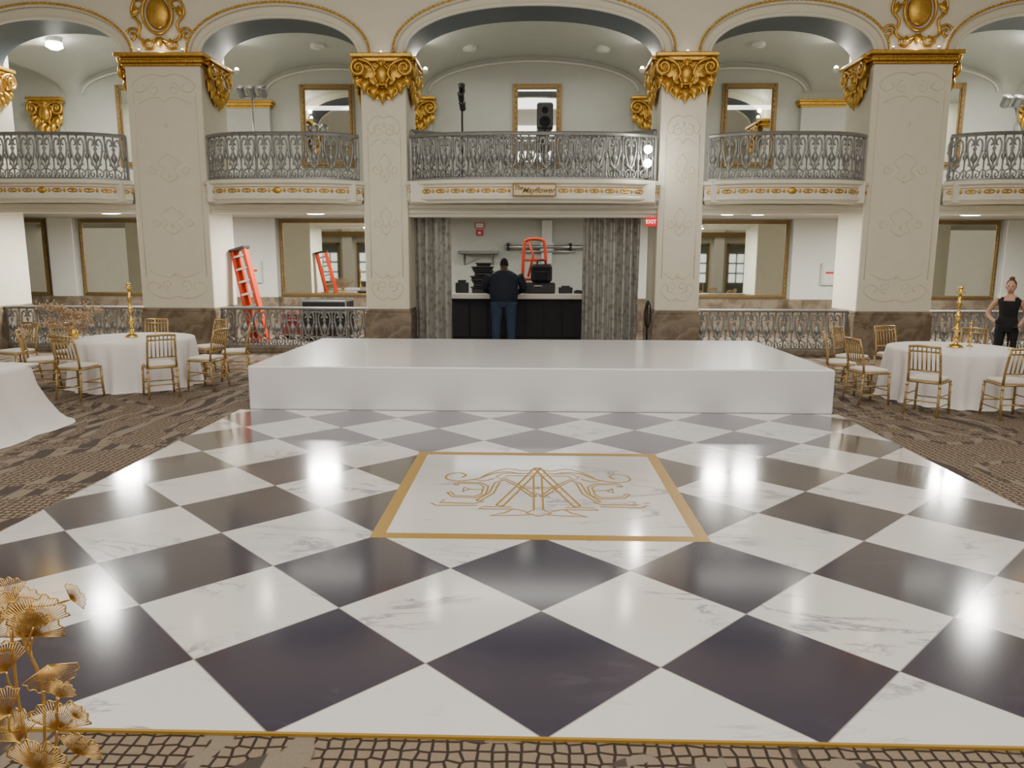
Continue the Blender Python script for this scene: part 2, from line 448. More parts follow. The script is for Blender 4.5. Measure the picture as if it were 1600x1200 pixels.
def relief(mb,hw,z0,z1,y=-.003):
    r=.0065
    for sgn in (-1,1):
        h=hw-.10
        mb.tube([(sgn*h,y,z0+.45),(sgn*h,y,z1-.35)],r,5)
        for zc,s2 in ((z0+.25,1),(z1-.22,-1)):
            mb.tube(xz(smooth_pts([(0,zc-.12*s2),(sgn*h*.35,zc-.16*s2),(sgn*h*.75,zc-.10*s2),(sgn*h,zc+.02*s2),(sgn*h*.8,zc+.12*s2),(sgn*h*.55,zc+.06*s2),(sgn*h*.65,zc)],4),y),r*1.3,5)
            mb.tube(xz(spiral(sgn*h*.3,zc+.07*s2,.10,.02,-pi/2*s2,sgn*s2*1.2,16),y),r,5)
            mb.tube(xz(smooth_pts([(0,zc+.28*s2),(sgn*h*.2,zc+.20*s2),(sgn*h*.5,zc+.22*s2),(sgn*h*.85,zc+.30*s2)],4),y),r,5)
        for zc in (z0+1.35,z0+2.2):
            mb.tube(xz(smooth_pts([(0,zc-.2),(sgn*h*.3,zc-.1),(sgn*h*.15,zc),(sgn*h*.35,zc+.12),(0,zc+.25)],4),y),r,5)
            mb.tube(xz(spiral(sgn*h*.55,zc,.08,.02,pi if sgn>0 else 0,sgn*1.1,14),y),r,5)
    for k in range(4): mb.ell((0,y,z0+.5+k*.8),.025,.01,.04,8,5)

def pillar(a,b,big):
    cx=(a+b)/2; hw=(b-a)/2
    lab='large cream pillar with gilt moulding and marble base' if big else 'cream pillar with gilt acanthus capital and marble base'
    r=root('pillar',(cx,YF,0),lab,'pillar',group='arcade pillars')
    d=YB-YF
    MB().box(-hw,hw,0,d,.77,4.80,.012).build('shaft',CREAM,r)
    MB().box(-hw-.03,hw+.03,-.03,d+.03,0,.72,.01).box(-hw-.015,hw+.015,-.015,d+.015,.72,.77,.008).build('marble_base',MARB,r)
    m=MB(); relief(m,hw,.85,3.95 if not big else 4.6)
    m.build('relief_ornament',RELIEF,r)
    def side_caps(sgns,w):
        for sg in sgns:
            c=capital_mesh(w)
            c.build('capital',GOLD,r,loc=(sg*hw,d/2,4.04),rot=(0,0,sg*pi/2))
    if big:
        m=MB()
        for (p,z0,z1) in ((.04,4.66,4.70),(.08,4.70,4.75),(.05,4.75,4.79),(.12,4.79,4.85)): m.box(-hw-p,hw+p,-p,d+p,z0,z1,.01)
        for k in range(int(2*hw/.07)): m.ell((-hw+.035+.07*k,-.085,4.725),.02,.02,.02,6,4)
        m.build('gilt_moulding',GOLD,r)
        side_caps((1,-1),.42)
    else:
        c=capital_mesh(hw+.10); c.build('capital',GOLD,r,loc=(0,0,4.04))
        side_caps((1,-1),.42)
    return r
for i,(a,b) in enumerate(PILL): pillar(a,b,i in (1,4))

for cx in (-5.985,5.985):
    m=MB(); y=-.03
    m.ell((0,-.03,.46),.19,.07,.24,16,10)
    m.tube(xz([(.24*math.cos(2*pi*k/28),.46+.30*math.sin(2*pi*k/28)) for k in range(28)],y-.02),.024,7,True)
    for sg in (-1,1):
        m.tube(xz(smooth_pts([(0,.09),(sg*.18,.03),(sg*.34,.12),(sg*.30,.30),(sg*.42,.47),(sg*.36,.66),(sg*.22,.64),(sg*.26,.54)],5),y),.024,6)
        m.tube(xz(spiral(sg*.44,.14,.12,.02,pi if sg>0 else 0,-1.4*sg,20),y),.02,6)
        m.tube(xz(smooth_pts([(sg*.05,.02),(sg*.12,-.06),(sg*.25,-.05),(sg*.28,.02)],4),y),.02,6)
        leaf(m,sg*.32,.55,.06,.2,y,.05,sg*.5); leaf(m,sg*.15,.06,.05,.14,y,.04,sg*.7)
        m.tube(xz(smooth_pts([(sg*.2,.75),(sg*.4,.85),(sg*.5,.72),(sg*.62,.8),(sg*.66,.95)],4),y),.018,6)
    leaf(m,0,.10,.07,.16,y,.06)
    m.ell((0,-.06,.80),.07,.05,.08)
    o=m.build('wall_cartouche',GOLD,loc=(cx,YF,4.99)); tag(o,'gilt scrolled shield cartouche on the wall above a pillar','ornament',group='gilt cartouches')

for i,(a,b) in enumerate(BAYS):
    zb=2.30 if i==3 else 2.36
    trim(MB().box(a,b,12.72,12.95,zb,2.52).box(a,b,12.68,12.72,zb+.06,zb+.10).box(a,b,12.66,12.72,2.44,2.5),CREAM2,'cream beam under the balcony')

# ------------------------------------------------------------ balcony + railings
def bpath(a,b,yb,bw,n=44,p=3.6):
    out=[]
    for i in range(n+1):
        s_=-math.cos(pi*i/n); out.append((a+(b-a)*(s_+1)/2,yb-bw*(1-abs(s_)**p)))
    return out
def resample(path,n):
    L=[0]
    for i in range(1,len(path)): L.append(L[-1]+math.dist(path[i],path[i-1]))
    out=[]
    for k in range(n):
        tt=L[-1]*(k+.5)/n; j=1
        while L[j]<tt: j+=1
        f=(tt-L[j-1])/(L[j]-L[j-1]); p,q=path[j-1],path[j]
        out.append((p[0]+(q[0]-p[0])*f,p[1]+(q[1]-p[1])*f,math.atan2(q[1]-p[1],q[0]-p[0])))
    return out
bm=MB()
for sg in (-1,1):
    P=smooth_pts([(0,.13),(sg*.04,.19),(sg*.075,.30),(sg*.098,.42),(sg*.095,.52),(sg*.06,.575),(sg*.025,.54),(sg*.03,.49),(sg*.055,.485)],4)
    bm.tube(xz(P),.015,6)
    P=smooth_pts([(0,.13),(sg*.05,.12),(sg*.09,.08),(sg*.085,.03),(sg*.05,.02),(sg*.04,.055),(sg*.06,.07)],4)
    bm.tube(xz(P),.012,5)
    bm.ell((sg*.055,0,.20),.026,.016,.026,6,4)
    bm.ell((sg*.10,0,.40),.022,.016,.026,6,4)
bm.lathe([(.014,0),(.024,.02),(.014,.05),(.014,.12),(.034,.14),(.014,.17),(.014,.22),(.048,.27),(.052,.31),(.022,.36),(.014,.40),(.032,.43),(.014,.46),(.014,.60),(.022,.62)],0,0,8)
bm.lathe([(.012,0),(.022,.03),(.012,.07),(.012,.26),(.032,.30),(.032,.33),(.012,.37),(.012,.54),(.020,.58),(.012,.62)],.138,0,7)
bm.tube(xz(smooth_pts([(.09,.05),(.11,.11),(.138,.13),(.166,.11),(.186,.05)],3)),.009,5)
BALP=bm.build('baluster',IRON); BALME=BALP.data; bpy.data.objects.remove(BALP)
def railing(name,a,b,yb,bw,z0,z1,label,group,spacing=.275,p=3.6):
    r=root(name,((a+b)/2,yb,z0),label,'railing',group=group)
    cx=(a+b)/2; path=[(x-cx,y-yb) for x,y in bpath(a,b,yb,bw,44,p)]
    h=z1-z0
    MB().sweep(path,[(.035,h-.055),(.048,h-.02),(.03,h),(-.03,h),(-.048,h-.02),(-.035,h-.055)]).build('top_rail',IRON,r)
    MB().sweep(path,[(.03,.0),(.03,.035),(-.03,.035),(-.03,0)]).build('bottom_rail',IRON,r)
    L=sum(math.dist(path[i],path[i-1]) for i in range(1,len(path)))
    n=max(3,round(L/spacing))
    sc=(h-.08)/.62
    for (x,y,an) in resample(path,n):
        o=bpy.data.objects.new('baluster',BALME); COL.objects.link(o); o.parent=r
        o.location=((x-.06*math.cos(an))*K,(y-.06*math.sin(an))*K,.03*K); o.rotation_euler=(0,0,an); o.scale=(1,1,sc)
    for q in (path[0],path[-1]):
        MB().box(q[0]-.02,q[0]+.02,q[1]-.02,q[1]+.02,0,h-.03,.005).build('end_post',IRON,r)
    return r
BW=.34
def balcony(a,b,bw,i):
    yb=12.58; cx=(a+b)/2
    r=root('balcony',(cx,yb,2.50),'bowed cream balcony ledge with gilt garland frieze','balcony',group='balcony ledges')
    path=[(x-cx,y-yb) for x,y in bpath(a,b,yb,bw)]
    D=-.16
    MB().sweep(path,[(.06,.36),(.085,.34),(.085,.30),(.05,.28),(.04,.26),(.04,.11),(.06,.09),(.06,.06),(.02,.03),(.0,.0),(D,.0),(D,.36)]).box(path[0][0]+.05,path[-1][0]-.05,-.18,.34,.02,.34).build('ledge',CREAM2,r)
    m=MB(); n=max(6,round((b-a)/.24))
    pts=resample(path,n)
    for k,(x,y,an) in enumerate(pts):
        if i==3 and abs(x)<.46: continue
        m.T=Matrix.Translation((x,y,.185))@Matrix.Rotation(an,4,'Z')@Matrix.Translation((0,-.045,0))
        m.tube(xz([(.075*math.cos(2*pi*q/14),.026*math.sin(2*pi*q/14)) for q in range(14)]),.011,5,True)
        m.ell((.12,0,0),.022,.012,.035,6,4)
        m.ell((0,0,0),.025,.01,.012,6,4)
        if k==n//2 and i!=3: m.ell((0,0,0),.07,.02,.05,10,6)
    m.T=Matrix()
    m.sweep([(p[0],p[1]) for p in path],[(.045,.245),(.05,.24),(.045,.235)])
    m.build('gilt_garland',GOLD,r)
for i in (1,2,3,4,5):
    a,b=BAYS[i]; bw=BW
    balcony(a+.03,b-.03,bw,i)
    railing('balcony_railing',a+.07,b-.07,12.58,bw,2.86,3.59,'ornate pewter-coloured iron railing with lyre balusters on a balcony','balcony railings')
railing('balcony_railing',-2.02,2.02,12.95,-.75,2.95,3.74,'curved inner iron railing on the central balcony','balcony railings',p=2)
for i in (1,2,4,5):
    a,b=BAYS[i]
    r=railing('gallery_railing',a+.04,b-.04,12.85,0,.10,.79,'low ornate iron railing between pillars at floor level','gallery railings',.27)
    MB().box(-(b-a)/2+.05,(b-a)/2-.05,-.06,.06,-.10,.0,.01).build('curb',MARB,r)
# balcony sign
r=root('balcony_sign',(.03,12.58-BW-.11,2.69),'framed hotel name sign in gold script on the balcony ledge','sign')
m=MB().box(-.33,.33,-.012,.02,-.09,.09,.005); m.build('sign_panel',SIGNP,r)
m=MB()
for z in (-.09,.09): m.box(-.34,.34,-.03,0,z-.008,z+.008)
for x in (-.335,.335): m.box(x-.008,x+.008,-.03,0,-.09,.09)
m.build('sign_frame',FRAMEG,r)
def text_mesh(name,body,size,mat,parent,loc,rot,shear=0,ext=.004,bold=0.):
    cu=bpy.data.curves.new(name,'FONT'); cu.body=body; cu.size=size; cu.shear=shear; cu.extrude=ext; cu.offset=bold
    cu.align_x='CENTER'; cu.align_y='CENTER'
    o=bpy.data.objects.new(name,cu); COL.objects.link(o)
    bpy.context.view_layer.update()
    me=bpy.data.meshes.new_from_object(o.evaluated_get(bpy.context.evaluated_depsgraph_get()))
    bpy.data.objects.remove(o)
    me.materials.clear(); me.materials.append(mat)
    o=bpy.data.objects.new(name,me); COL.objects.link(o); o.parent=parent; o.location=loc; o.rotation_euler=rot
    return o
text_mesh('lettering','The',.115,SIGNG,r,(-.318,-.025,.035),(pi/2,0,0),.4,.004,.0015)
text_mesh('lettering','Mayflower',.15,SIGNG,r,(.075,-.025,-.012),(pi/2,0,0),.45,.004,.0015)

# ------------------------------------------------------------ back wall pilasters
for cx,hw,big in ((-9.97,.27,0),(-5.98,.6,1),(-2.42,.36,0),(2.42,.36,0),(5.98,.6,1),(9.97,.27,0)):
    r=root('wall_pilaster',(cx,16.0,2.78),'pale wall pilaster with gilt capital in the upper gallery','pilaster',group='upper pilasters')
    MB().box(-hw,hw,-.14,0,0,1.95 if big else 1.9,.01).build('shaft',GALW,r)
    if big:
        m=MB()
        for p,z0,z1 in ((.02,1.86,1.90),(.06,1.90,1.96),(.09,1.96,2.0)): m.box(-hw-p,hw+p,-.14-p,0,z0,z1,.008)
        m.build('gilt_moulding',GOLD,r)
    else:
        capital_mesh(hw+.08).build('capital',GOLD,r,loc=(0,-.14,1.28))
    r=root('wall_pilaster',(cx,16.0,GZ),'plain white wall pilaster in the lower gallery','pilaster',group='lower pilasters')
    MB().box(-hw,hw,-.14,0,.68,2.33,.01).build('shaft',WHITEP,r)
    MB().box(-hw-.02,hw+.02,-.16,0,0,.68,.01).build('marble_base',MARB,r)

def mirror(x0,x1,z0,z1,lab,fw=.075):
    cx=(x0+x1)/2; hw=(x1-x0)/2; h=z1-z0
    r=root('wall_mirror',(cx,16.0,z0),lab,'mirror',group='gallery mirrors')
    m=MB()
    def fr(p,q,y): m.box(-hw+p,hw-p,y,0,p,q); m.box(-hw+p,hw-p,y,0,h-q,h-p); m.box(-hw+p,-hw+q,y,0,q,h-q); m.box(hw-q,hw-p,y,0,q,h-q)
    fr(0,fw*.45,-.05); fr(fw*.45,fw*.8,-.075); fr(fw*.8,fw,-.045)
    n=int(h/.1)
    for k in range(n):
        for sx in (-1,1): m.ell((sx*(hw-fw*.62),-.078,h*(k+.5)/n),.014,.012,.03,6,4)
    m.build('frame',FRAMEG,r)
    MB().box(-hw+fw*.9,hw-fw*.9,-.03,-.02,fw*.9,h-fw*.9).build('glass',MIRR,r)
for x0,x1 in ((-4.78,-3.66),(-.42,.58),(3.82,4.92),(7.55,8.65),(-8.6,-7.5)):
    mirror(x0,x1,3.48,5.12,'tall gilt-framed mirror in the upper gallery',.11)
for x0,x1 in ((-5.33,-3.2),(3.35,5.33),(-9.62,-7.4),(-11.6,-10.35),(7.4,9.62)):
    mirror(x0,x1,.82,2.42,'wide gilt-framed mirror in the lower gallery',.07)

# ------------------------------------------------------------ fixtures
def ptlight(name,loc,e,col,rad=.05):
    l=bpy.data.lights.new(name,'POINT'); l.energy=e; l.color=col; l.shadow_soft_size=rad
    o=bpy.data.objects.new(name,l); COL.objects.link(o); o.location=[c*K for c in loc]; return o
def disk(name,loc,size,e,col):
    l=bpy.data.lights.new(name,'AREA'); l.shape='DISK'; l.size=size*K; l.energy=e; l.color=col
    o=bpy.data.objects.new(name,l); COL.objects.link(o); o.location=[c*K for c in loc]; return o
for x in (-7.52,-3.84,3.40,3.93,7.6):
    rr0=.17 if x in (3.40,3.93) else .24
    r=root('ceiling_light',(x,13.45,2.45),'round flush ceiling light under the balcony','ceiling light',group='gallery ceiling lights')
    MB().lathe([(rr0,0),(rr0+.01,-.02),(rr0-.01,-.03)],n=28).build('housing',WHITEP,r)
    MB().lathe([(rr0-.02,-.03),(rr0-.03,-.05),(rr0*.5,-.065)],n=28).build('diffuser',EMITW,r)
    disk('ceiling_lamp_light',(x,13.45,2.36),rr0*2.2,240 if rr0>.2 else 110,(1,.97,.9))
for x,y in ((-8.55,13.95),(8.75,13.95),(-4.0,14.6),(4.1,14.6),(-1.2,14.9),(1.3,14.9)):
    z=vz(x,y)
    big=abs(x)>8
    r=root('ceiling_light',(x,y,z),'round vault light in the upper gallery','ceiling light',group='vault lights')
    MB().lathe([(.13,.06),(.13,-.06),(.11,-.07)],n=20).build('housing',WHITEP,r)
    if big:
        MB().lathe([(.13,-.07),(.14,-.14),(.07,-.18)],n=20).build('diffuser',EMITV,r)
        disk('vault_lamp_light',(x,y,z-.20),.40,120,(1,.97,.9))
    else:
        MB().lathe([(.10,-.071),(.10,-.08)],n=20).build('diffuser',WHITEP,r)
r=root('balcony_lamp',(1.80,12.22,2.86),'small stand lamp with two glowing globes on a balcony ledge','lamp')
MB().lathe([(.03,0),(.03,.02),(.012,.03),(.012,.54)],n=12).build('lamp_stand',BLACK,r)
for z in (.24,.45):
    MB().ell((0,-.04,z),.065,.065,.065,14,10).build('lamp_globe',EMITG,r)
ptlight('balcony_lamp_light',(1.80,12.03,3.2),9,(1,.93,.82),.09)
for cx in (-6.3,-5.6,5.6,6.3,-2.42,2.42):
    big=abs(cx)>5
    r=root('cornice_light',(cx,YF-.09,4.865 if big else 4.82),'tiny uplight sitting on top of a pillar moulding','light',group='cornice lights')
    MB().lathe([(.022,0),(.022,.02),(.016,.025)],n=10).build('housing',WHITEP,r)
    MB().lathe([(.014,.025),(.014,.035)],n=10).build('bulb',EMITB,r)
for cx in (-5.98,5.98): ptlight('cornice_glow',(cx,YF-.13,4.95),2.2,(1,.84,.6),.04)
for cx in (-5.20,-1.88,1.88,5.20):
    r=root('gallery_uplight',(cx,13.72,4.86),'small bright lamp near the vault springing','light',group='gallery uplights')
    MB().lathe([(.03,-.06),(.05,-.02),(.05,0)],n=12).build('housing',WHITEP,r)
    MB().ell((0,0,.02),.035,.035,.03,12,8).build('bulb',EMITB,r)
for cx in (-5.20,-1.88,1.88,5.20): ptlight('gallery_glow',(cx,13.80,5.0),16,(1,.95,.82),.05)

# ------------------------------------------------------------ dance floor
dfx=.055; dfy=5.1
df=root('dance_floor',(dfx,dfy,0),'black and white checkered marble-look glossy dance floor','dance floor')
x0,x1=-3.12-dfx,3.23-dfx; y0,y1=2.305-dfy,7.80-dfy
MB().box(x0,x1,y0,y1,.0,.008).build('checker_surface',VINYL,df)
MB().box(x0,x1,y0-.012,y0,.0,.010).build('gold_edge_strip',GOLDP,df)
m=MB(); H=.985; wd=.080
m.box(-H,H,-H,-H+wd,.008,.0095); m.box(-H,H,H-wd,H,.008,.0095); m.box(-H,-H+wd,-H+wd,H-wd,.008,.0095); m.box(H-wd,H,-H+wd,H-wd,.008,.0095)
m.build('gold_border',GOLDP,df)
m=MB(); lay=[0]
def off_pts(P,d):
    out=[]; n=len(P)
    for i in range(n):
        a=P[max(0,i-1)]; b=P[min(n-1,i+1)]; dx,dy=b[0]-a[0],b[1]-a[1]; L=math.hypot(dx,dy) or 1
        out.append((P[i][0]-dy/L*d,P[i][1]+dx/L*d))
    return out
def st(pts,w=.020,sm=True,dbl=0.):
    for sg in (-1,1):
        P=[(sg*a*.67,b*.62+.0) for a,b in pts]
        if sm: P=[(p[0],p[1]) for p in smooth_pts([(a,b,0) for a,b in P],6)]
        lay[0]+=1; z1=.0092+.00002*lay[0]
        if dbl:
            A1=off_pts(P,dbl); B1=off_pts(P,-dbl)
            m.ribbon(A1,w,.008,z1); m.ribbon(B1,w,.008,z1)
            m.ribbon([A1[0],B1[0]],w,.008,z1); m.ribbon([A1[-1],B1[-1]],w,.008,z1)
        else: m.ribbon(P,w,.008,z1)
# thin side flourishes with one open curl each
st([(.84,.40),(.80,.50),(.88,.60),(1.0,.52),(1.0,.34),(.86,.26),(.66,.36),(.50,.58),(.34,.66),(.18,.58)],.018)
st([(.62,.44),(.50,.66),(.34,.80),(.16,.72),(0,.80)],.014)
# slanted A
st([(.0,.84),(.10,.44),(.24,-.10),(.38,-.62)],.016,False,.024)
st([(.26,-.66),(.54,-.66),(.58,-.73),(.22,-.73)],.014,False)
st([(.0,.02),(.19,.02)],.014,False,.018)
# T bar with drop serif, short stem
st([(.0,.60),(.38,.60),(.46,.46),(.40,.34),(.34,.50),(.0,.50)],.014,False)
st([(.045,.50),(.045,-.74),(.12,-.84),(.0,-.94)],.014,False)
st([(.12,-.80),(.24,-.72),(.32,-.84),(.46,-.94),(.22,-.92),(.08,-.90)],.013,False)
# slanted M strokes
st([(.04,-.30),(.22,.12),(.36,.34),(.44,.20),(.48,-.18),(.60,-.46)],.014,False,.016)
# angular E at each side
st([(.88,.10),(.84,.20),(.62,.18),(.55,.06),(.56,-.22),(.64,-.34),(.86,-.32),(.92,-.18)],.014,False,.016)
st([(.57,-.07),(.72,-.06),(.78,.02),(.78,-.15),(.72,-.06)],.014,False)
st([(.54,-.48),(.64,-.56),(.98,-.54),(.94,-.44)],.016,False); st([(.60,-.62),(1.0,-.64),(1.06,-.56)],.013,False)
st([(.48,.38),(.58,.28),(.70,.32)],.013)
m.build('gold_monogram',GOLDP,df)

# ------------------------------------------------------------ stage
st0=root('stage',(.08,9.27,0),'low rectangular stage wrapped in glossy white vinyl','stage')
MB().box(-3.10,3.10,-1.45,1.45,0.0,.475,.012).build('stage_wrap',STAGEM,st0)
m=MB()
for x in (-1.02,1.02): m.box(x-.0012,x+.0012,-1.4512,-1.45,.02,.46)
m.build('seam_tape',LINEN,st0)

# ------------------------------------------------------------ chairs (metres)
def chair(loc,rot,label):
    r=root('chiavari_chair',loc,label,'chair',rot=(0,0,rot),group='gold banquet chairs')
    m=MB(); m.box(-.20,.20,-.19,.20,.435,.455,.006); m.tube([(-.2,-.19,.445),(.2,-.19,.445),(.205,.20,.445),(-.205,.20,.445)],.014,6,True)
    m.build('seat',GOLDC,r,k=1)
    MB().box(-.195,.195,-.18,.195,.456,.505,.018).build('cushion',CUSH,r,k=1)
    for sx in (-1,1):
        pts=[(sx*.20,.195,.44),(sx*.205,.20,.22),(sx*.212,.21,0)]
        l=MB().tube(pts,.016,7)
        for z in (.40,.30,.18,.08): l.lathe([(.016,-.008),(.022,0),(.016,.008)],sx*.205,.2,7,z)
        l.build('leg',GOLDC,r,k=1)
        l=MB().tube([(sx*.195,-.19,.44),(sx*.20,-.205,.22),(sx*.205,-.24,0)],.016,7)
        for z in (.40,.30,.18): l.lathe([(.016,-.008),(.022,0),(.016,.008)],sx*.20,-.205,7,z)
        l.build('leg',GOLDC,r,k=1)
    b=MB()
    for sx in (-1,1):
        b.tube([(sx*.195,-.19,.44),(sx*.19,-.20,.60),(sx*.185,-.235,.78),(sx*.18,-.275,.92)],.016,7)
        for z,y in ((.55,-.197),(.70,-.22),(.82,-.247)): b.lathe([(.016,-.008),(.021,0),(.016,.008)],sx*.187,y,7,z)
    b.tube([(-.19,-.275,.915),(0,-.287,.925),(.19,-.275,.915)],.017,7)
    b.tube([(-.185,-.255,.85),(0,-.266,.855),(.185,-.255,.85)],.012,6)
    b.tube([(-.188,-.205,.60),(0,-.213,.60),(.188,-.205,.60)],.012,6)
    for k in range(6):
        x=-.135+.054*k
        b.tube([(x,-.212,.60),(x,-.265,.852)],.009,5)
        b.ell((x,-.278,.885),.010,.010,.03,6,4)
    b.build('backrest',GOLDC,r,k=1)
    s=MB()
    for z in (.14,.27):
        for sx in (-1,1): s.tube([(sx*.206,.205,z),(sx*.203,-.215,z)],.009,6)
    s.tube([(-.208,.205,.20),(.208,.205,.20)],.009,6); s.tube([(-.203,-.22,.20),(.203,-.22,.20)],.009,6)
    s.build('stretcher',GOLDC,r,k=1)
    return r
base=None
LT=(-5.08,9.42); RT=(4.95,8.85)
cl='gold chiavari chair with ivory cushion at a round table'
chairs=[(-5.22,8.42,LT),(-4.36,8.60,LT),(-4.05,9.18,LT),(-3.98,9.9,LT),(-6.0,8.95,LT),(-6.1,9.75,LT),(-4.55,10.4,LT),(-5.35,10.45,LT),
        (4.20,7.92,RT),(4.95,7.78,RT),(3.84,8.55,RT),(3.80,9.2,RT),(4.15,9.75,RT),(4.8,9.98,RT),(5.62,8.02,RT),(5.95,8.9,RT),(5.65,9.72,RT)]
for (x,y,c) in chairs:
    dx,dy=c[0]-x,c[1]-y; rz=math.atan2(dy,dx)-pi/2
    rz+=random.uniform(-.12,.12)
    if base is None: base=chair((x,y,0),rz,cl)
    else: dup(base,(x,y,0),(0,0,rz))
dup(base,(-6.85,9.75,0),(0,0,pi-.3),label='gold chiavari chair standing apart on the carpet')

# ------------------------------------------------------------ tables (metres)
def round_table(c,label):
    r=root('banquet_table',(c[0],c[1],0),label,'table',group='round banquet tables')
    MB().lathe([(.86,.72),(.88,.73),(.88,.745),(.86,.752)],n=48).build('table_top',WHITEP,r,k=1)
    MB().lathe([(.25,.0),(.25,.03),(.04,.05),(.04,.72)],n=16).build('pedestal',IRON,r,k=1)
    n=144; vs=[];fs=[]
    rings=[(0,.757,0),(.5,.757,0),(.86,.757,0),(.89,.750,0),(.90,.72,.1),(.905,.6,.5),(.915,.4,.8),(.93,.2,1),(.95,.03,1.1),(.97,.006,1.2)]
    ph=random.random()*6
    for R,z,a in rings:
        for k in range(n):
            th=2*pi*k/n
            w=.030*math.sin(th*17+ph)+.018*math.sin(th*29+ph*2)+.012*math.sin(th*7)
            rr=R+a*w; vs.append((rr*math.cos(th),rr*math.sin(th),z))
    for i in range(len(rings)-1):
        for k in range(n): fs.append((i*n+k,i*n+(k+1)%n,(i+1)*n+(k+1)%n,(i+1)*n+k))
    MB().add(vs,fs,True).build('tablecloth',LINEN,r,k=1)
round_table(LT,'round banquet table draped in a white floor-length cloth')
round_table(RT,'round banquet table draped in a white floor-length cloth')
r=root('banquet_table',(-5.85,6.1,0),'long banquet table with a white draped tablecloth','table')
hx,hy=1.35,1.22
MB().box(-hx,hx,-hy,hy,.72,.75,.008).build('table_top',WHITEP,r,k=1)
m=MB()
for sx in (-1,1):
    for sy in (-1,1): m.tube([(sx*(hx-.15),sy*(hy-.15),0),(sx*(hx-.15),sy*(hy-.15),.72)],.02,8)
m.tube([(-hx+.15,-hy+.15,.3),(hx-.15,-hy+.15,.3)],.015,6); m.tube([(-hx+.15,hy-.15,.3),(hx-.15,hy-.15,.3)],.015,6)
m.build('table_frame',IRON,r,k=1)
n=200; vs=[];fs=[]
def rr(th,ex):
    c,s=math.cos(th),math.sin(th); p=10
    q=(abs(c/(hx+ex))**p+abs(s/(hy+ex))**p)**(-1/p); return q*c,q*s
rings=[(-1.2,.757,0),(-.3,.757,0),(-.01,.757,0),(.012,.745,0),(.03,.70,.3),(.07,.5,.7),(.15,.3,1),(.24,.12,1.2),(.32,.02,1.3),(.36,.006,1.3)]
for e,z,a in rings:
    for k in range(n):
        th=2*pi*(k+.5)/n; x,y=rr(th,e); L=math.hypot(x,y)
        w=a*(.018*math.sin(th*15)+.008*math.sin(th*31+1)); vs.append((x+w*x/L,y+w*y/L,z))
for i in range(len(rings)-1):
    for k in range(n): fs.append((i*n+k,i*n+(k+1)%n,(i+1)*n+(k+1)%n,(i+1)*n+k))
vs.append((0,0,.757)); c_=len(vs)-1
for k in range(n): fs.append((k,c_,(k+1)%n))
MB().add(vs,fs,True).build('tablecloth',LINEN,r,k=1)

def candlestick(loc,h,label):
    r=root('candlestick',loc,label,'candlestick',group='gold candlesticks')
    s=h/.82
    MB().lathe([(.095*s,0),(.10*s,.01*s),(.08*s,.03*s),(.035*s,.05*s),(.024*s,.08*s),(.04*s,.10*s),(.022*s,.13*s)],n=20).build('foot',BRASS,r,k=1)
    pr=[(.024,.13),(.018,.2),(.042,.23),(.044,.26),(.020,.29),(.018,.38),(.038,.41),(.042,.44),(.018,.47),(.017,.56),(.034,.59),(.036,.61),(.017,.64),(.017,.72)]
    MB().lathe([(a*s,b*s) for a,b in pr],n=16).build('stem',BRASS,r,k=1)
    MB().lathe([(a*s,b*s) for a,b in [(.017,.72),(.06,.745),(.065,.755),(.025,.757),(.028,.80),(.034,.82)]],n=16).build('candle_cup',BRASS,r,k=1)
candlestick((-5.12,9.45,.607),.86,'tall turned gold candlestick on a round table')
candlestick((-4.84,9.5,.607),.30,'short gold candlestick on a round table')
candlestick((4.96,8.85,.607),.88,'tall turned gold candlestick on a round table')
candlestick((5.18,8.95,.607),.38,'medium gold candlestick on a round table')
candlestick((5.42,8.6,.607),.13,'small gold votive holder on a round table')

r=root('dried_arrangement',(-5.72,9.2,.607),'airy blush dried foliage arrangement in a small vase','dried flowers')
MB().lathe([(.05,0),(.07,.05),(.06,.12),(.035,.16),(.04,.18)],n=16).build('vase',BRASS,r,k=1)
m=MB()
for k in range(48):
    a=random.uniform(0,2*pi); R=random.uniform(.15,.58); h=random.uniform(.05,.42)
    p0=(0,0,.12); p1=(R*.4*math.cos(a),R*.4*math.sin(a),.12+h*.8); p2=(R*math.cos(a)-.08,R*math.sin(a)*.6,.12+h)
    P=smooth_pts([p0,p1,p2],5); m.tube(P,.0035,4)
    for q in range(8):
        t_=random.uniform(.45,1); i_=int(t_*(len(P)-1)); b=P[i_]
        d=(random.uniform(-.06,.06),random.uniform(-.06,.06),random.uniform(0,.07))
        m.tube([b,(b[0]+d[0],b[1]+d[1],b[2]+d[2])],.002,3)
        m.ell((b[0]+d[0],b[1]+d[1],b[2]+d[2]),.015,.015,.022,5,4)
m.build('foliage',DRIED,r,k=1)

# foreground golden ginkgo spray
r=root('gold_leaf_spray',(-1.085,1.5,0),'tall vase with gold wire fan-shaped ginkgo leaves','decorative leaves')
MB().lathe([(.08,0),(.11,.05),(.12,.2),(.07,.38),(.05,.46),(.06,.50),(.052,.50),(.04,.45)],n=24).build('vase',BRASS,r,k=1)
lf=MB()
nw=29; R0=.10
tips=[]
for k in range(nw):
    a=pi/2+(k/(nw-1)-.5)*2.5
    R=R0*(1+.05*math.cos(k*1.7)+(.0 if abs(k-(nw-1)/2)>1 else -.12))
    pts=[(0,0,0),(R*.5*math.cos(a),-.006,R*.5*math.sin(a)),(R*math.cos(a),-.012+.012*abs(k/(nw-1)-.5),R*math.sin(a))]
    tips.append(pts[-1]); lf.tube(pts,[.0010,.0015,.0019],4)
lf.tube([(0,0,0)]+smooth_pts(tips,2)+[(0,0,0)],.0024,5)
lf.tube([tuple(c*.62 for c in p) for p in tips],.0012,4)
